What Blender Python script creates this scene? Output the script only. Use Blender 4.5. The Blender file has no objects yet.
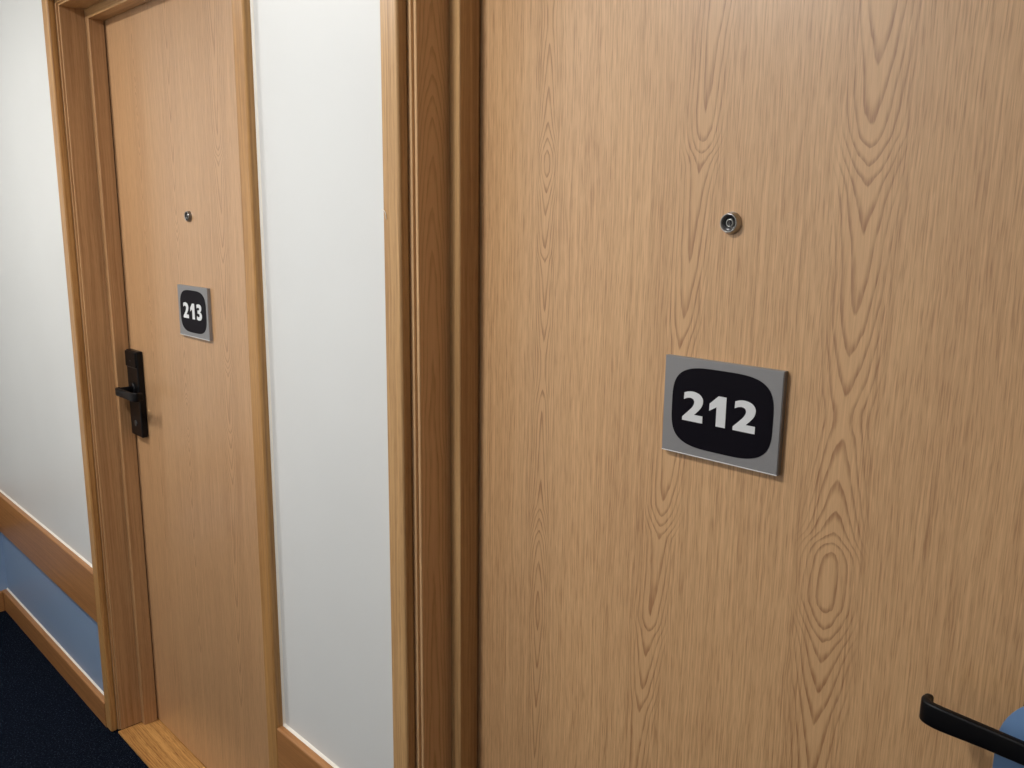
import bpy, bmesh, math, random
from mathutils import Vector, Matrix
random.seed(4)
S = bpy.context.scene
COL = S.collection
PI = math.pi

# ------------------------------------------------------------------ node helpers
class G:
    """small helper to write shader maths"""
    def __init__(s, name, rough=.5, spec=.5):
        s.mat = bpy.data.materials.new(name); s.mat.use_nodes = True
        s.nt = s.mat.node_tree
        s.b = s.nt.nodes['Principled BSDF']
        s.b.inputs['Roughness'].default_value = rough
        s.b.inputs['Specular IOR Level'].default_value = spec
    def link(s, a, inp):
        if isinstance(a, (int, float)): inp.default_value = a
        elif isinstance(a, (tuple, list)): inp.default_value = tuple(a) if len(a) == len(inp.default_value) else tuple(a) + (1,)
        else: s.nt.links.new(a, inp)
    def m(s, op, *a, clamp=False):
        n = s.nt.nodes.new('ShaderNodeMath'); n.operation = op; n.use_clamp = clamp
        for i, x in enumerate(a): s.link(x, n.inputs[i])
        return n.outputs[0]
    def add(s, a, b): return s.m('ADD', a, b)
    def mul(s, a, b): return s.m('MULTIPLY', a, b)
    def sub(s, a, b): return s.m('SUBTRACT', a, b)
    def obj(s):
        n = s.nt.nodes.new('ShaderNodeTexCoord')
        p = s.nt.nodes.new('ShaderNodeSeparateXYZ'); s.nt.links.new(n.outputs['Object'], p.inputs[0])
        return p.outputs[0], p.outputs[1], p.outputs[2]
    def rnd(s):
        return s.nt.nodes.new('ShaderNodeObjectInfo').outputs['Random']
    def vec(s, x, y, z):
        n = s.nt.nodes.new('ShaderNodeCombineXYZ')
        for i, a in enumerate((x, y, z)): s.link(a, n.inputs[i])
        return n.outputs[0]
    def noise(s, v, scale=1, detail=2, rough=.5):
        n = s.nt.nodes.new('ShaderNodeTexNoise'); s.link(v, n.inputs['Vector'])
        n.inputs['Scale'].default_value = scale; n.inputs['Detail'].default_value = detail
        n.inputs['Roughness'].default_value = rough
        return n.outputs['Fac']
    def rng(s, v, a, b, c=0, d=1, smooth=False):
        n = s.nt.nodes.new('ShaderNodeMapRange'); s.link(v, n.inputs[0])
        if smooth: n.interpolation_type = 'SMOOTHSTEP'
        for i, x in enumerate((a, b, c, d)): n.inputs[i + 1].default_value = x
        return n.outputs[0]
    def curve(s, v, pts):
        """piecewise curve through (z, value) points, returns real value"""
        zs = [p[0] for p in pts]; vs = [p[1] for p in pts]
        z0, z1, v0, v1 = min(zs), max(zs), min(vs), max(vs)
        n = s.nt.nodes.new('ShaderNodeFloatCurve'); c = n.mapping.curves[0]
        q = sorted(((z - z0) / (z1 - z0), (w - v0) / (v1 - v0)) for z, w in pts)
        c.points[0].location = q[0]; c.points[1].location = q[-1]
        for a in q[1:-1]: c.points.new(*a)
        for p in c.points: p.handle_type = 'AUTO_CLAMPED'
        n.mapping.update()
        s.nt.links.new(s.rng(v, z0, z1), n.inputs['Value'])
        return s.add(s.mul(n.outputs[0], v1 - v0), v0)
    def mix(s, f, a, b, mode='MIX'):
        n = s.nt.nodes.new('ShaderNodeMix'); n.data_type = 'RGBA'; n.blend_type = mode
        s.link(f, n.inputs[0]); s.link(a, n.inputs[6]); s.link(b, n.inputs[7])
        return n.outputs[2]
    def bump(s, h, strength=.3, dist=.001):
        n = s.nt.nodes.new('ShaderNodeBump'); n.inputs['Strength'].default_value = strength
        n.inputs['Distance'].default_value = dist; s.link(h, n.inputs['Height'])
        s.nt.links.new(n.outputs[0], s.b.inputs['Normal'])
    def base(s, c): s.link(c, s.b.inputs['Base Color'])

def lin(r, g, b):
    f = lambda c: (c / 255 / 12.92) if c / 255 <= .04045 else ((c / 255 + .055) / 1.055) ** 2.4
    return (f(r), f(g), f(b), 1)

def plain(name, col, rough=.5, metal=0, spec=.5):
    g = G(name, rough, spec); g.base(col); g.b.inputs['Metallic'].default_value = metal
    return g.mat

def wood(name, light, dark, cols=(), axis='Z', along=0.0, rough=.38, spec=.35, streak=.5, pores=.5, broad=.5, f=1.0, lineamp=1.0, seed=0.0, coat=0.0):
    """straight grained veneer; cols = cathedral figures (xc, drift, zmid, halfwidth, spread, [(z, g), ...])"""
    g = G(name, rough, spec)
    X, Y, Z = g.obj()
    if axis == 'Z': u, w = g.add(X, g.mul(Y, 1.0)), Z
    elif axis == 'X': u, w = g.add(Z, g.mul(Y, 1.0)), X
    r = g.add(g.mul(g.rnd(), 17.0), seed)
    if cols: r = g.add(seed, 0.0)
    # gentle waviness of the grain
    wob = g.mul(g.sub(g.noise(g.vec(g.mul(u, 9), r, g.mul(w, 2.2)), 1, 2), .5), .02)
    uu = g.add(u, wob)
    s1 = g.noise(g.vec(g.mul(uu, 430 * f), r, g.mul(w, 3)), 1, 1, .5)
    s2 = g.noise(g.vec(g.mul(uu, 95 * f), g.add(r, 3.3), g.mul(w, 1.6)), 1, 2, .55)
    s3 = g.noise(g.vec(g.mul(uu, 16 * f), g.add(r, 7.1), g.mul(w, .7)), 1, 2, .5)
    p1 = g.noise(g.vec(g.mul(uu, 800 * f), g.add(r, 1.7), g.mul(w, 28)), 1, 2, .5)
    pore = g.rng(p1, .50, .68, 0, 1, True)
    fleck = g.rng(p1, .42, .28, 0, 1, True)
    t = g.add(g.mul(g.rng(s1, .32, .68), .66 * streak), g.mul(g.rng(s2, .3, .7), .3 * streak))
    t = g.add(t, g.mul(pore, .42 * pores))
    t = g.sub(t, g.mul(fleck, .34 * pores))
    clear = None; lines = None
    for (xc, drift, zm, hw, k, pts) in cols:
        xp = g.sub(g.sub(u, xc), g.mul(g.sub(w, zm), drift))
        wig = g.mul(g.sub(g.noise(g.vec(g.mul(u, 40), xc * 13, g.mul(w, 22)), 1, 2), .5), .16 * hw)
        wig = g.add(wig, g.mul(g.sub(g.noise(g.vec(g.mul(u, 3), xc * 7, g.mul(w, 7)), 1, 1), .5), .5 * hw))
        xa = g.m('ABSOLUTE', g.add(xp, wig))
        xn = g.m('DIVIDE', xa, hw)
        F = g.add(g.curve(w, pts), g.mul(g.m('POWER', xn, 1.55), k))
        F = g.add(F, g.mul(g.sub(g.noise(g.vec(g.mul(u, 130), xc * 5, g.mul(w, 16)), 1, 2), .5), .35))
        fr = g.m('FRACT', g.add(F, 50.0))
        d = g.m('ADD', g.rng(fr, .5, .93, 0, 1, True), g.mul(g.rng(fr, .93, 1.0, 0, 1), -1.0))
        d = g.mul(d, g.rng(g.noise(g.vec(g.mul(u, 260), xc, g.mul(w, 30)), 1, 2), .3, .6, .45, 1))
        mask = g.m('EXPONENT', g.mul(g.m('POWER', g.m('DIVIDE', g.m('ABSOLUTE', xp), hw * 1.55), 4), -1.0))
        core = g.m('EXPONENT', g.mul(g.m('POWER', g.m('DIVIDE', g.m('ABSOLUTE', xp), hw * 1.0), 4), -1.0))
        L = g.mul(g.mul(d, mask), lineamp)
        lines = L if lines is None else g.m('MAXIMUM', lines, L)
        clear = core if clear is None else g.m('MAXIMUM', clear, core)
    if cols:
        t = g.mul(t, g.sub(1.0, g.mul(clear, .6)))
        t = g.add(t, g.mul(clear, .06))
        t = g.add(t, g.mul(lines, .75))
    t = g.add(t, g.mul(g.sub(s3, .5), broad))
    g.base(g.mix(g.m('MINIMUM', g.m('MAXIMUM', t, 0.0), 1.3), light, dark))
    g.bump(g.mul(t, -1.0), .12, .0006)
    if coat:
        g.b.inputs['Coat Weight'].default_value = coat
        g.b.inputs['Coat Roughness'].default_value = .3
    return g.mat

# ------------------------------------------------------------------ mesh helpers
def tag(o, label=None, cat=None, group=None, kind=None):
    if label: o['label'] = label
    if cat: o['category'] = cat
    if group: o['group'] = group
    if kind: o['kind'] = kind
    return o

def link(name, bm, mats, parent=None, loc=(0, 0, 0), smooth=False):
    bmesh.ops.recalc_face_normals(bm, faces=bm.faces)
    me = bpy.data.meshes.new(name); bm.to_mesh(me); bm.free()
    if not isinstance(mats, (list, tuple)): mats = [mats]
    for m in mats: me.materials.append(m)
    if smooth:
        for p in me.polygons: p.use_smooth = True
    o = bpy.data.objects.new(name, me); COL.objects.link(o); o.location = loc
    if parent: o.parent = parent
    return o

def empty(name, loc):
    o = bpy.data.objects.new(name, None); COL.objects.link(o); o.location = loc; o.empty_display_size = .05
    return o

def box(bm, x0, x1, y0, y1, z0, z1, bev=0, seg=2):
    v = [bm.verts.new((x, y, z)) for x in (x0, x1) for y in (y0, y1) for z in (z0, z1)]
    fs = [bm.faces.new([v[i] for i in f]) for f in ((0, 1, 3, 2), (4, 6, 7, 5), (0, 4, 5, 1), (2, 3, 7, 6), (0, 2, 6, 4), (1, 5, 7, 3))]
    if bev:
        es = list({e for f in fs for e in f.edges})
        bmesh.ops.bevel(bm, geom=es, offset=bev, segments=seg, affect='EDGES', profile=.5)
    return bm

def prism_xz(bm, pts, y0, y1, bev=0):
    """extrude an outline drawn in X-Z along Y"""
    a = [bm.verts.new((x, y0, z)) for x, z in pts]; b = [bm.verts.new((x, y1, z)) for x, z in pts]
    n = len(pts)
    f0 = bm.faces.new(a); bm.faces.new(b[::-1])
    for i in range(n): bm.faces.new([a[i], a[(i + 1) % n], b[(i + 1) % n], b[i]])
    if bev: bmesh.ops.bevel(bm, geom=list(f0.edges), offset=bev, segments=2, affect='EDGES')
    return bm

def lathe(bm, prof, n=40):
    """prof = (radius, y); turned about the Y axis"""
    rings = []
    for r, y in prof:
        if r < 1e-6: rings.append([bm.verts.new((0, y, 0))])
        else: rings.append([bm.verts.new((r * math.cos(2 * PI * i / n), y, r * math.sin(2 * PI * i / n))) for i in range(n)])
    for a, b in zip(rings, rings[1:]):
        for i in range(n):
            j = (i + 1) % n
            q = [a[i % len(a)], a[j % len(a)], b[j % len(b)], b[i % len(b)]]
            q = list(dict.fromkeys(q))
            if len(q) > 2: bm.faces.new(q)
    return bm

def sweep(bm, secs):
    """secs = list of closed rings of Vectors with the same count; capped"""
    R = [[bm.verts.new(p) for p in s] for s in secs]
    n = len(R[0])
    for a, b in zip(R, R[1:]):
        for i in range(n): bm.faces.new([a[i], a[(i + 1) % n], b[(i + 1) % n], b[i]])
    bm.faces.new(R[0][::-1]); bm.faces.new(R[-1])
    return bm

def catmull(pts, n=6, closed=False):
    out = []; m = len(pts)
    for i in range(m if closed else m - 1):
        P = [pts[(i + k) % m] if closed else pts[min(max(i + k, 0), m - 1)] for k in (-1, 0, 1, 2)]
        for j in range(n):
            t = j / n
            out.append(tuple(.5 * (2 * P[1][d] + (P[2][d] - P[0][d]) * t + (2 * P[0][d] - 5 * P[1][d] + 4 * P[2][d] - P[3][d]) * t * t
                       + (3 * P[1][d] - P[0][d] - 3 * P[2][d] + P[3][d]) * t ** 3) for d in range(len(P[1]))))
    if not closed: out.append(tuple(pts[-1]))
    return out

def tube(bm, pts, r, n=6):
    secs = []
    for i, p in enumerate(pts):
        p = Vector(p); a = Vector(pts[max(i - 1, 0)]); b = Vector(pts[min(i + 1, len(pts) - 1)])
        t = (b - a).normalized(); s = t.cross(Vector((0.13, 1, 0.21))).normalized(); u = t.cross(s)
        secs.append([p + r * (s * math.cos(2 * PI * k / n) + u * math.sin(2 * PI * k / n)) for k in range(n)])
    return sweep(bm, secs)

# ------------------------------------------------------------------ measured layout (metres; wall face is y = 0, corridor is y < 0)
X2, DX, OPEN = -.9973, -1.46, .9526
ZH = 2.054                       # underside of head jamb
YC, YS, YD = -.0188, .0665, .1085
SW = .0242                       # stop width
WT = .17                         # wall thickness
XE, XR = -3.607, 2.3             # corridor ends
YF, ZC, ZF = -1.62, 2.42, -.006  # opposite wall, ceiling, carpet
RAIL0, RAIL1, BB = .336, .494, .075

# ------------------------------------------------------------------ materials
def z212(y, x=0): return 1.0
def pz(px_pts, za, zb, ya, yb):
    """photo rows -> heights on the leaf"""
    return [(za + (y - ya) * (zb - za) / (yb - ya), v) for y, v in px_pts]

ZOFF = -.004
c1 = pz([(-700, 14), (-420, 9), (-200, 6.2), (-90, 4.4), (5, 5), (26, 5.4), (46, 5), (88, 4), (120, 3), (135, 2), (147, 1), (160, .4), (172, 1), (188, 2), (208, 2.9), (230, 3.5),
         (244, 4), (256, 5), (305, 6), (337, 7), (360, 7.45), (382, 7), (405, 6), (480, 5), (512, 4), (521, 3), (534, 2.2), (547, 1), (570, 0), (604, -1), (627, -1.4), (650, -1),
         (700, 0), (780, 1.6), (1000, 4), (1300, 6)], 1.693, 1.144, 100, 480)
c2 = pz([(-700, -9), (-300, -4), (-60, -.6), (60, .4), (125, 1), (150, 2), (158, 3), (176, 4), (258, 5), (312, 6), (340, 7), (380, 7.5), (440, 8), (497, 9), (513, 10), (524, 11), (538, 12),
         (590, 12.6), (627, 13), (643, 14), (674, 15), (712, 16), (742, 17), (900, 18), (1200, 22)], 1.555, 1.082, 200, 560)
c3 = pz([(-700, -8), (-300, -4), (-70, -1), (20, 0), (75, 1), (128, 2), (148, 3), (165, 4), (184, 5), (227, 6), (308, 7), (350, 8), (390, 9), (410, 9.4), (428, 9), (472, 8), (506, 7), (530, 6), (542, 5),
         (552, 4), (570, 3.4), (600, 3.3), (622, 4), (640, 5), (654, 6), (678, 7), (713, 8), (752, 9), (900, 11), (1200, 15)], 1.604, 1.155, 150, 560)
# leaf-local x : leaf origin is the middle of its bottom edge
CX2 = X2 + OPEN / 2
D_LIGHT, D_DARK = lin(226, 183, 134), lin(160, 110, 70)
door_wood_a = wood('door veneer', D_LIGHT, D_DARK,
    cols=[(-.836 - CX2, .004, 1.4, .012, 1.6, c1), (-.604 - CX2, .07, 1.32, .0175, 1.6, c2), (-.382 - CX2, .01, 1.38, .022, 1.7, c3),
          (-.145 - CX2, .02, 1.3, .02, 2.4, [(z + .3, v) for z, v in c1])],
    rough=.4, spec=.55, streak=.5, pores=.8, broad=.17, seed=2.0, lineamp=.95, coat=.7)
CX1 = CX2 + DX
D2_DARK = lin(154, 108, 70)
door_wood_b = wood('door veneer of the far door', lin(208, 166, 122), D2_DARK,
    cols=[(-2.27 - CX1, .01, 1.3, .018, 2.4, [(z + .21, v) for z, v in c1]), (-2.075 - CX1, .02, 1.3, .022, 2.4, [(z - .1, v) for z, v in c3]),
          (-1.84 - CX1, .03, 1.3, .026, 2.3, [(z + .05, v) for z, v in c2])],
    rough=.4, spec=.55, streak=.5, pores=.7, broad=.2, seed=9.0, lineamp=.9, coat=.7)
F_L, F_D = lin(208, 168, 118), lin(140, 97, 56)
frame_wood = wood('lacquered ash frame', F_L, F_D, rough=.33, spec=.4, streak=.62, pores=.35, broad=.7, f=.5)
head_wood = wood('lacquered ash head', F_L, F_D, axis='X', rough=.33, spec=.4, streak=.62, pores=.35, broad=.7, f=.5)
cj = [(-.5, 8), (.4, 4), (.9, 2.2), (1.25, 1.3), (1.45, .4), (1.52, -.6), (1.60, -1.6), (1.66, -2.6), (1.695, -3.6), (1.725, -4.6), (1.76, -5.6), (1.81, -6.6), (1.95, -8), (2.3, -10)]
cj = [(z, -v) for z, v in cj]
frame_wood_far = wood('lacquered ash frame of the far door', lin(196, 150, 94), lin(126, 80, 40), rough=.33, spec=.4, streak=.62, pores=.35, broad=.8, f=.5)
jamb_wood_lit = wood('lacquered ash jamb', lin(236, 196, 148), lin(178, 132, 90), cols=[(.033, .004, 1.4, .021, 2.2, cj)], rough=.33, spec=.4,
                 streak=.5, pores=.3, broad=.5, f=.55, lineamp=.62, seed=5.0)  # wood lightened in place of ambient light missing on this face
jamb_wood_far_shade = wood('lacquered ash jamb of the far door', lin(196, 154, 110), lin(140, 98, 62), rough=.33, spec=.4, streak=.6, pores=.35, broad=.6, f=.55)  # same ash darkened: shade of the far jamb and stop put into the colour
rail_wood = wood('lacquered beech rail', lin(176, 124, 76), lin(122, 78, 42), axis='X', rough=.36, spec=.4, streak=.5, pores=.4, broad=.4, f=.6)
sill_wood = wood('oak threshold wood', lin(205, 155, 92), lin(130, 82, 38), axis='X', rough=.4, spec=.35, streak=.8, pores=.9, broad=.6, f=.6)

def paint(name, col, rough=.42):
    g = G(name, rough, .45)
    X, Y, Z = g.obj()
    n = g.noise(g.vec(g.add(X, 0.0), Y, Z), 260, 2)
    g.base(g.mix(g.rng(g.noise(g.vec(X, Y, Z), 3, 2), .3, .7), col, tuple(c * .965 for c in col[:3]) + (1,)))
    g.bump(n, .06, .0006)
    return g.mat
wall_white = paint('white wall paint', lin(221, 223, 223))
wall_blue = paint('blue wall paint', lin(136, 160, 192))
ceil_mat = paint('white ceiling paint', lin(240, 240, 236), .7)
sealant = plain('white sealant', lin(240, 236, 226), .4)
black_metal = plain('black coated metal', (.003, .003, .004, 1), .4, 0, .2)
black_plastic = plain('black plastic', (.004, .004, .005, 1), .38, 0, .25)
seam_grey = plain('dark grey plastic edge', (.05, .05, .05, 1), .4)
chrome = plain('brushed steel', (.42, .41, .40, 1), .28, 1)
dark_recess = plain('dark lens recess', (.01, .01, .012, 1), .25)
sign_grey = plain('satin grey aluminium', (.30, .30, .31, 1), .42, .35)
glint = plain('painted pale glint', (.78, .77, .76, 1), .3)  # pale colour standing in for a highlight on the sign edge
badge_black = plain('black sign face', (.003, .002, .006, 1), .5, 0, .12)
digit_white = plain('white sign lettering', (.78, .80, .82, 1), .45)
hanger_blue = plain('blue card', lin(120, 158, 208), .5)
opal = plain('opal glass', (.9, .9, .88, 1), .4)
gl = G('viewer lens glass', .02); gl.base((1, 1, 1, 1)); gl.b.inputs['Transmission Weight'].default_value = 1.0; lens_mat = gl.mat

g = G('navy loop carpet', .95, .02)
X, Y, Z = g.obj()
n1 = g.noise(g.vec(X, Y, 0.0), 210, 3, .75)
n2 = g.noise(g.vec(X, Y, 2.0), 150, 2, .6)
rib = g.m('SINE', g.mul(g.add(X, g.mul(Y, .8)), 700))
t = g.add(g.mul(g.rng(n1, .54, .7, 0, 1, True), .9), g.mul(g.rng(n2, .4, .7), .08))
t = g.mul(t, g.rng(rib, -1, 1, .55, 1))
g.base(g.mix(t, lin(8, 14, 26), lin(74, 84, 100)))
g.bump(g.add(n1, g.mul(rib, .3)), .8, .003)
carpet = g.mat

# ------------------------------------------------------------------ the room
def opening(k):
    xj = X2 + (DX if k else 0)
    return xj, xj + OPEN
RO = .032      # rough opening margin behind the jamb

def wall_slabs(bm, spans, y0, y1):
    for x0, x1, z0, z1 in spans:
        for a, b, mi in ((z0, min(z1, RAIL0 + .02), 1), (max(z0, RAIL0 + .02), z1, 0)):
            if b <= a: continue
            nf = len(bm.faces); box(bm, x0, x1, y0, y1, a, b)
            bm.faces.ensure_lookup_table()
            for f in bm.faces[nf:]: f.material_index = mi
a0, a1 = opening(1); b0, b1 = opening(0)
bm = bmesh.new()
wall_slabs(bm, [(XE, a0 - RO, ZF, ZC), (a0 - RO, a1 + RO, ZH + RO, ZC), (a1 + RO, b0 - RO, ZF, ZC), (b0 - RO, b1 + RO, ZH + RO, ZC), (b1 + RO, XR, ZF, ZC)], 0, WT)
tag(link('wall_back', bm, [wall_white, wall_blue]), kind='structure')
bm = bmesh.new(); wall_slabs(bm, [(XE - .1, XR + .1, ZF, ZC)], YF - .1, YF)
tag(link('wall_front', bm, [wall_white, wall_blue]), kind='structure')
bm = bmesh.new(); wall_slabs(bm, [(XE - .1, XE, ZF, ZC)], YF, WT)
tag(link('wall_left', bm, [wall_white, wall_blue]), kind='structure')
bm = bmesh.new(); wall_slabs(bm, [(XR, XR + .1, ZF, ZC)], YF, WT)
tag(link('wall_right', bm, [wall_white, wall_blue]), kind='structure')
tag(link('floor', box(bmesh.new(), XE - .1, XR + .1, YF - .1, WT + .1, ZF - .1, ZF), carpet), 'dark navy loop pile carpet', kind='structure')
tag(link('ceiling', box(bmesh.new(), XE - .1, XR + .1, YF - .1, WT + .1, ZC, ZC + .1), ceil_mat), kind='structure')

# ------------------------------------------------------------------ mitred frames
def leg(name, prof, side, xj, xr, mat, par, z0=0.0):
    """prof = (u, y): u grows into the opening.  side: L, R or H"""
    bm = bmesh.new(); n = len(prof)
    if side == 'H':
        A = [Vector((xj + u, y, ZH - u)) for u, y in prof]; B = [Vector((xr - u, y, ZH - u)) for u, y in prof]
    else:
        X = (lambda u: xj + u) if side == 'L' else (lambda u: xr - u)
        A = [Vector((X(u), y, z0)) for u, y in prof]; B = [Vector((X(u), y, ZH - u)) for u, y in prof]
    off = Vector((xj if side != 'R' else xr, 0, 0))
    sweep(bm, [[p - off for p in A], [p - off for p in B]])
    o = link(name, bm, mat, par, off - par.location)
    return o

def rnd_profile(u0, u1, y0, y1, r0, r1):
    """front edges rounded: r0 at u0, r1 at u1 (front is y0)"""
    P = [(u0, y1)]
    P += [(u0 + r0 - r0 * math.cos(t), y0 + r0 - r0 * math.sin(t)) for t in [PI / 2 * i / 5 for i in range(6)]]
    P += [(u1 - r1 + r1 * math.sin(t), y0 + r1 - r1 * math.cos(t)) for t in [PI / 2 * i / 5 for i in range(6)]]
    P += [(u1, y1)]
    return P
CAS = rnd_profile(-.0542, -.0122, YC, 0.0, .005, .0045)
CAS = CAS[:-1] + [(-.0122, -.0035), (-.0142, -.003), (-.0142, 0.0)]
JAMB = [(-RO, .0005), (-.0062, .0005), (-.0052, .0015), (-.0052, .0052), (-.0042, .0052), (-.0036, .0062), (-.0008, .0062), (0, .0072), (0, .16), (-RO, .16)]
JAMB = [(-RO, .0005)] + [(-.0062, .0005), (-.0056, .0012), (-.0056, .0055), (-.0008, .0055), (0, .0065), (0, .16), (-RO, .16)]
STOP = [(0, YS + .0006), (.0006, YS), (SW - .0012, YS), (SW, YS + .0012), (SW, YD - .0035), (0, YD - .0035)]

def frame(num, k, name_left, lab):
    xj, xr = opening(k)
    t = empty('trim_%d' % num, (xj, 0, 0)); tag(t, lab, 'door frame', kind='structure')
    for s in 'LHR':
        w = head_wood if s == 'H' else frame_wood_far if k else frame_wood
        leg('casing', CAS, s, xj, xr, w, t, 0.0)
        leg('jamb', JAMB, s, xj, xr, (w if s != 'L' else jamb_wood_far_shade if k else jamb_wood_lit), t, .0015)
        leg('door_stop', STOP, s, xj, xr, jamb_wood_far_shade if (k and s == 'L') else w, t, .0015)
    # bead of sealant where the casing meets the wall
    for s in 'LR':
        x = xj - .0542 if s == 'L' else xr + .0542
        d = -1 if s == 'L' else 1
        bm = bmesh.new()
        pr = [(x - d * .0005, 0), (x - d * .0005, -.004), (x + d * .001, -.0025), (x + d * .003, -.0008), (x + d * .005, 0)]
        sweep(bm, [[Vector((a - xj, b, RAIL1 + .001)) for a, b in pr], [Vector((a - xj, b, ZH + .054)) for a, b in pr]])
        tag(link('sealant_bead', bm, sealant, t), 'white sealant line beside the casing')
    return t
frame(1, 1, '', 'lacquered wooden door frame around door 213')
f2 = frame(2, 0, '', 'lacquered wooden door frame around door 212')
# stray strand of sealant curling over the casing of 212
bm = bmesh.new()
tube(bm, catmull([(-.0563, -.012, 1.540), (-.0530, -.0205, 1.5425), (-.0480, -.0198, 1.5405), (-.0445, -.0198, 1.535), (-.0435, -.0198, 1.528)], 5), .0005, 5)
tag(link('sealant_strand', bm, sealant, f2), 'thin white strand of sealant curling over the casing')

# thresholds
for num, k in ((3, 1), (4, 0)):
    xj, xr = opening(k)
    bm = bmesh.new(); box(bm, .0005, OPEN - .0005, -.004, .16, -.0055, .001, .0012)
    tag(link('trim_%d' % num, bm, sill_wood, None, (xj, 0, 0)), 'oak threshold board at the foot of door %s' % ('213' if k else '212'), 'threshold', kind='structure')

# ------------------------------------------------------------------ bumper rails and baseboards
def rail(name, x0, x1, z0, z1, th, mat, lab, cat, bead=True):
    r = .004
    P = [(0, z0), (-th + .002, z0), (-th, z0 + .002)] + [(-th + r - r * math.cos(t), z1 - r + r * math.sin(t)) for t in [PI / 2 * i / 5 for i in range(6)]] + [(0, z1)]
    L = x1 - x0
    bm = bmesh.new(); sweep(bm, [[Vector((0, y, z - z0)) for y, z in P], [Vector((L, y, z - z0)) for y, z in P]])
    o = tag(link(name, bm, mat, None, (x0, 0, z0)), lab, cat, kind='structure')
    if bead:
        h = z1 - z0
        Q = [(0, h - .001), (-.0045, h - .0005), (-.003, h + .0018), (-.0008, h + .0045), (0, h + .005)]
        bm = bmesh.new(); sweep(bm, [[Vector((.0005, y, z)) for y, z in Q], [Vector((L - .0005, y, z)) for y, z in Q]])
        tag(link('sealant_bead', bm, sealant, o), 'white sealant line along the top edge')
    return o
OC = .0542
segs = [(XE, a0 - OC, 'left of door 213'), (a1 + OC, b0 - OC, 'between doors 213 and 212'), (b1 + OC, XR, 'right of door 212')]
for i, (x0, x1, wh) in enumerate(segs):
    rail('trim_%d' % (5 + i), x0, x1, RAIL0, RAIL1, .018, rail_wood, 'broad wooden bumper rail on the wall ' + wh, 'bumper rail')
    rail(['baseboard_left', 'baseboard_middle', 'baseboard_right'][i], x0, x1, ZF, BB, .0195, rail_wood, 'low wooden baseboard ' + wh, 'baseboard')
# end wall: baseboard and rail run towards the camera
def yrail(name, z0, z1, th, lab, cat):
    bm = bmesh.new(); L = -YF
    box(bm, 0, th, -L, -.0196, 0, z1 - z0, .003)
    o = tag(link(name, bm, rail_wood, None, (XE, 0, z0)), lab, cat, kind='structure')
yrail('baseboard_end', ZF, BB, .0195, 'low wooden baseboard along the corridor end wall', 'baseboard')
yrail('trim_8', RAIL0, RAIL1, .018, 'wooden bumper rail along the corridor end wall', 'bumper rail')

# ------------------------------------------------------------------ doors with viewer and lock
def viewer(par, x, z):
    """spy-hole: stepped ring, dark recess, glass lens"""
    bm = bmesh.new()
    lathe(bm, [(.0132, .002), (.0134, -.0008), (.0128, -.0022), (.0116, -.0062), (.0112, -.0074), (.0104, -.0080), (.0096, -.0074), (.0092, -.0052), (.0092, .002)], 48)
    v = tag(link('door_viewer', bm, chrome, par, (x, 0, z), True), 'round steel spy-hole ring')
    bm = bmesh.new(); lathe(bm, [(.0092, -.0052), (.0062, -.0048), (.0056, -.0040), (.0, -.0040)], 40)
    link('viewer_recess', bm, dark_recess, v, smooth=True)
    bm = bmesh.new(); lathe(bm, [(.0052, -.0040), (.0050, -.0047), (.0040, -.0052), (.0036, -.0050)], 40)
    link('lens_ring', bm, chrome, v, smooth=True)
    bm = bmesh.new(); lathe(bm, [(.0036, -.0046), (.0034, -.0052), (.0024, -.0060), (.0012, -.0064), (0, -.0065)], 32)
    link('lens', bm, lens_mat, v, smooth=True)
    return v

def rounded_ring(cx, cy, nx, ny, th, h, cz, r=.003):
    """ring of points: thickness along horizontal (nx, ny), height along z"""
    P = []
    for sx, sz, a0 in ((1, 1, 0), (-1, 1, PI / 2), (-1, -1, PI), (1, -1, 3 * PI / 2)):
        for i in range(5):
            a = a0 + PI / 2 * i / 4
            t = sx * (th / 2 - r) + r * math.cos(a); w = sz * (h / 2 - r) + r * math.sin(a)
            P.append(Vector((cx + nx * t, cy + ny * t, cz + w)))
    return P

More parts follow.
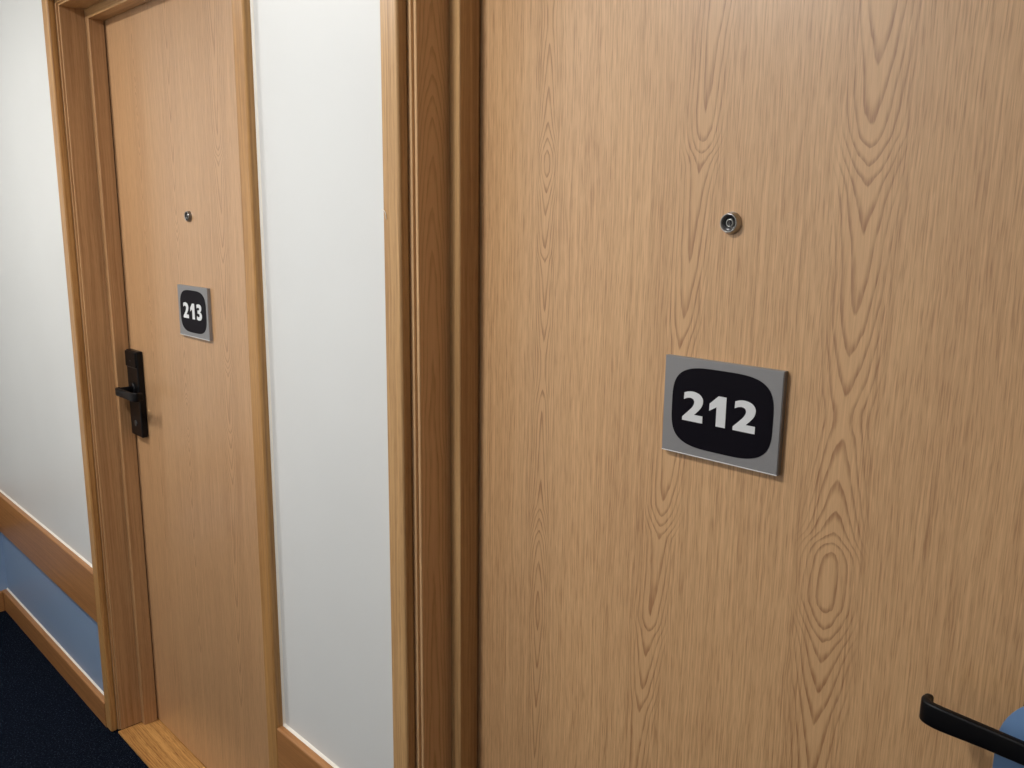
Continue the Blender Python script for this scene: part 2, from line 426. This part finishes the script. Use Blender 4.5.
def lever_lock(par, x, z, side, lev):
    """side = +1: the lever points to +x, -1: to -x ; local y = 0 is the leaf face"""
    zc = (1.162 + .918) / 2
    dz = lev - zc
    # escutcheon body, slightly tapered, rounded corners
    bm = bmesh.new(); box(bm, -.0385, .0385, -.018, 0, -.122, .122, .0035, 3)
    o = tag(link('lock_body', bm, black_plastic, par, (x, 0, zc - par.location.z)), 'black electronic lock case')
    bm = bmesh.new(); box(bm, -.036, .036, -.0215, -.0175, .076, .1195, .0018, 2)
    link('card_reader', bm, black_metal, o)
    bm = bmesh.new(); box(bm, -.0345, .0345, -.0192, -.0175, .0735, .0752)
    link('reader_seam', bm, seam_grey, o)
    # indicator window in the reader
    bm = bmesh.new(); box(bm, -.004, .004, -.0222, -.0214, .092, .0945)
    link('indicator_light', bm, seam_grey, o)
    # lever: rose, neck, bar with returned end
    bm = bmesh.new(); lathe(bm, [(.0, -.017), (.0205, -.017), (.0205, -.0215), (.0185, -.0235), (.0, -.0235)], 36)
    link('rose', bm, black_metal, o, (0, 0, dz))
    path = [(-.0105, -.0500, .0175), (-.0095, -.0555, .0195), (-.004, -.0612, .021), (.008, -.0640, .0215), (.030, -.0632, .022), (.055, -.0618, .0225), (.080, -.0612, .0238),
            (.098, -.0606, .0248), (.1085, -.0585, .0245), (.1138, -.0545, .0250), (.1150, -.0490, .0245), (.1150, -.0440, .0235), (.1146, -.0400, .0205)]
    pts = catmull(path, 4)
    secs = []
    for i, (px, py, h) in enumerate(pts):
        q0 = pts[max(i - 1, 0)]; q1 = pts[min(i + 1, len(pts) - 1)]
        t = Vector((q1[0] - q0[0], q1[1] - q0[1], 0)).normalized(); nrm = Vector((-t.y, t.x, 0))
        th = .0085 if i < len(pts) - 8 else .0075
        secs.append([Vector((side * v.x, v.y, v.z)) for v in rounded_ring(px, py, nrm.x, nrm.y, th, h, 0, .003)])
    bm = bmesh.new(); sweep(bm, secs)
    lv = tag(link('lever_handle', bm, black_metal, o, (0, 0, dz), True), 'black lever with its end bent back to the door')
    bm = bmesh.new(); lathe(bm, [(.0, -.023), (.0098, -.023), (.0098, -.052), (.0088, -.0575), (.0, -.058)], 28)
    link('lever_neck', bm, black_metal, lv, smooth=True)
    # key override cap below
    bm = bmesh.new(); lathe(bm, [(.0, -.0175), (.0085, -.0175), (.0085, -.0195), (.0075, -.0202), (.0, -.0202)], 28)
    link('key_cap', bm, seam_grey, o, (0, 0, -.085))
    return o

def door(k):
    xj, xr = opening(k); cx = (xj + xr) / 2
    bm = bmesh.new(); box(bm, -OPEN / 2 + .004, OPEN / 2 - .004, 0, .044, .004, ZH - .006, .0008, 1)
    no = '213' if k else '212'
    d = link('door_%d' % (1 if k else 2), bm, door_wood_b if k else door_wood_a, None, (cx, YD, 0))
    tag(d, 'pale oak veneered door numbered %s, %s' % (no, 'the farther of the two' if k else 'the nearer one filling the right half'), 'door', kind='structure')
    viewer(d, -.5365 + (DX if k else 0) - cx, 1.5285)
    if k: lever_lock(d, -2.3815 - cx, 0, 1, 1.052)
    else: lever_lock(d, -.1375 - cx, 0, -1, 1.051)
    return d
door(1); door(0)

# ------------------------------------------------------------------ number signs
TWO_CURVE = [(-28.2, -9.5), (-18.5, 0), (-13.5, 5.5), (-12.4, 9.6), (-14.4, 12.6), (-19, 13.3), (-24.5, 12.4), (-28.4, 10.6)]
def glyph(ch):
    if ch == '2':
        inner = catmull([(-28.8, -11.6), (-20.2, -3.2), (-15.4, 1.9), (-12.7, 6.6), (-12.4, 10.2), (-14.2, 12.8), (-18.0, 13.9), (-22.8, 13.1), (-27.6, 11.0)], 5)
        outer = catmull([(-27.2, 19.6), (-21.2, 21.6), (-13.5, 22.2), (-5.2, 19.9), (-.6, 15.2), (.2, 10.0), (-1.8, 4.2), (-6.4, -1.6), (-11.8, -7.0)], 5)
        P = [(-28.8, -16), ] + inner + outer + [(.6, -7.0), (.6, -16)]
        return [(x + 14.1, y) for x, y in P]
    if ch == '1':
        return [(-11.5, 2.0), (-11.5, 11.0), (.5, 22), (11.5, 22), (11.5, -16), (-1.5, -16), (-1.5, 8.0)]
    if ch == '3':
        P = [(-14, -14.6), (-13, -6.0)] + catmull([(-9.5, -7.6), (-4.5, -8.4), (.6, -7.2), (1.9, -4.2), (.2, -1.2), (-4.2, -.2), (-8.5, -.2)], 4)
        P += [(-8.5, 7.6)] + catmull([(-4.5, 7.6), (-.4, 8.8), (1.1, 11.4), (-.6, 13.8), (-4.8, 14.4), (-9, 13.6), (-12, 12.2)], 4)
        P += [(-12.8, 20.4)] + catmull([(-8, 22.0), (-1, 22.6), (7, 21.2), (12, 17.0), (12.2, 11.5), (9.5, 6.8), (4.6, 4.2)], 4)
        P += catmull([(9.6, 2.2), (13.4, -2.0), (13.6, -8.0), (9.6, -13.4), (2.0, -16.2), (-6.0, -16.4)], 4)
        return P
def sign(k):
    cx, cz = (-.5310 + DX) if k else -.5337, 1.3010
    no = '213' if k else '212'
    s = empty('number_sign', (cx, YD, cz))
    tag(s, 'square grey door number plate reading %s in white on black' % no, 'sign', 'door number signs')
    w, h = .0815, .062
    bm = bmesh.new(); prism_xz(bm, [(-w, -h), (w, -h), (w, h), (-w, h)], -.0080, 0, .0009)
    link('backing_plate', bm, sign_grey, s)
    bm = bmesh.new(); box(bm, -w + .0005, w - .0005, -.0084, -.0070, -h - .0001, -h + .0012, .0003, 1)  # added strip that paints the highlight along the plate's lower edge
    tag(link('edge_glint', bm, glint, s), 'painted highlight along the lower edge')
    BX = .0008 if k else .0018
    hw, hh, n = .0700, .0515, 3.6
    pts = []
    for i in range(96):
        a = 2 * PI * i / 96; c, q = math.cos(a), math.sin(a)
        pts.append((math.copysign(abs(c) ** (2 / n), c) * hw + BX, math.copysign(abs(q) ** (2 / n), q) * hh + .0005))
    bm = bmesh.new(); prism_xz(bm, pts, -.0085, -.0079)
    link('black_badge', bm, badge_black, s)
    xs = {'212': (-.0398, -.0045, .0322), '213': (-.0398, -.0035, .0330)}[no]
    for ch, x in zip(no, xs):
        bm = bmesh.new(); sc = .001
        gp = [((a) * sc + x + BX + .001, b * sc - .0015) for a, b in glyph(ch)]
        prism_xz(bm, gp, -.0089, -.0084)
        bm.normal_update()
        bmesh.ops.triangulate(bm, faces=[f for f in bm.faces if len(f.verts) > 4])
        tag(link('digit', bm, digit_white, s), 'white numeral %s' % ch)
    return s
sign(1); sign(0)

# ------------------------------------------------------------------ blue door hanger on the lever of 212
hx, hz = -.121, 1.068
bm = bmesh.new()
R = .068
out = [(R * math.cos(a), -.010 + .052 * math.sin(a)) for a in [PI * i / 24 for i in range(25)]]
out = [(R * math.cos(a), -.030 + R * math.sin(a)) for a in [PI * i / 28 for i in range(29)]] + [(-R, -.20), (-R + .004, -.204), (R - .004, -.204), (R, -.20)]
hole = [(-.0165 + .018 * math.cos(a), -.017 + .018 * math.sin(a)) for a in [2 * PI * i / 32 for i in range(32)]]
def ring_prism(bm, outer, hole, y0, y1):
    fr = []
    for y in (y0, y1):
        vo = [bm.verts.new((x, y, z)) for x, z in outer]; vh = [bm.verts.new((x, y, z)) for x, z in hole]
        es = [bm.edges.new((l[i], l[(i + 1) % len(l)])) for l in (vo, vh) for i in range(len(l))]
        bmesh.ops.triangle_fill(bm, use_beauty=True, use_dissolve=False, edges=es)
        fr.append((vo, vh))
    for j in (0, 1):
        a, b = fr[0][j], fr[1][j]
        for i in range(len(a)): bm.faces.new([a[i], a[(i + 1) % len(a)], b[(i + 1) % len(b)], b[i]])
ring_prism(bm, out, hole, -.0008, 0)
tag(link('door_hanger', bm, hanger_blue, None, (hx, YD - .0405, hz)), 'blue rounded card hanging on the black lever of door 212', 'door hanger')

# ------------------------------------------------------------------ ceiling lights
def lamp(x, y, e, lab, tone=(1.0, .985, .96, 1)):
    t = empty('ceiling_light', (x, y, ZC)); tag(t, lab, 'light', 'round corridor ceiling lights')
    bm = bmesh.new(); lathe(bm, [(.0, 0), (.155, 0), (.155, -.02), (.150, -.026), (.140, -.026), (.140, -.012), (0, -.012)], 48)
    bmesh.ops.rotate(bm, verts=bm.verts, matrix=Matrix.Rotation(PI / 2, 3, 'X'))
    link('base_ring', bm, plain('white lamp rim', (.8, .8, .8, 1), .4), t)
    g = G('glowing opal diffuser', .4); g.base((.9, .9, .88, 1))
    g.b.inputs['Emission Color'].default_value = tone; g.b.inputs['Emission Strength'].default_value = e
    bm = bmesh.new(); lathe(bm, [(.139, -.014), (.138, -.022), (.130, -.027), (.09, -.030), (0, -.032)], 48)
    bmesh.ops.rotate(bm, verts=bm.verts, matrix=Matrix.Rotation(PI / 2, 3, 'X'))
    link('diffuser', bm, g.mat, t, smooth=True)
LY = -1.02
lamp(-2.66, LY, 106, 'round opal ceiling light near the corridor end', (1.0, .965, .91, 1))
lamp(-1.20, LY, 108, 'round opal ceiling light between the two doors')

w = bpy.data.worlds.new('World'); S.world = w; w.use_nodes = True
w.node_tree.nodes['Background'].inputs[0].default_value = (.0, .0, .0, 1)
w.node_tree.nodes['Background'].inputs[1].default_value = 0

# ------------------------------------------------------------------ camera
F, yaw, pitch, roll = 843.4344, math.radians(45.1662), math.radians(11.0615), math.radians(.631)
fw = Vector((-math.sin(yaw) * math.cos(pitch), math.cos(yaw) * math.cos(pitch), -math.sin(pitch)))
rt = Vector((math.cos(yaw), math.sin(yaw), 0)); up = rt.cross(fw)
r2 = math.cos(roll) * rt + math.sin(roll) * up; u2 = -math.sin(roll) * rt + math.cos(roll) * up
cd = bpy.data.cameras.new('Camera'); cam = bpy.data.objects.new('Camera', cd); COL.objects.link(cam)
cd.sensor_width = 36; cd.lens = F * 36 / 1024; cd.clip_start = .02
M = Matrix((r2, u2, -fw)).transposed().to_4x4(); M.translation = Vector((0, -.7867, 1.5303))
cam.matrix_world = M
S.camera = cam

S.view_settings.view_transform = 'Standard'; S.view_settings.look = 'None'
S.view_settings.exposure = 0.0; S.view_settings.gamma = 1; S.view_settings.use_curve_mapping = False
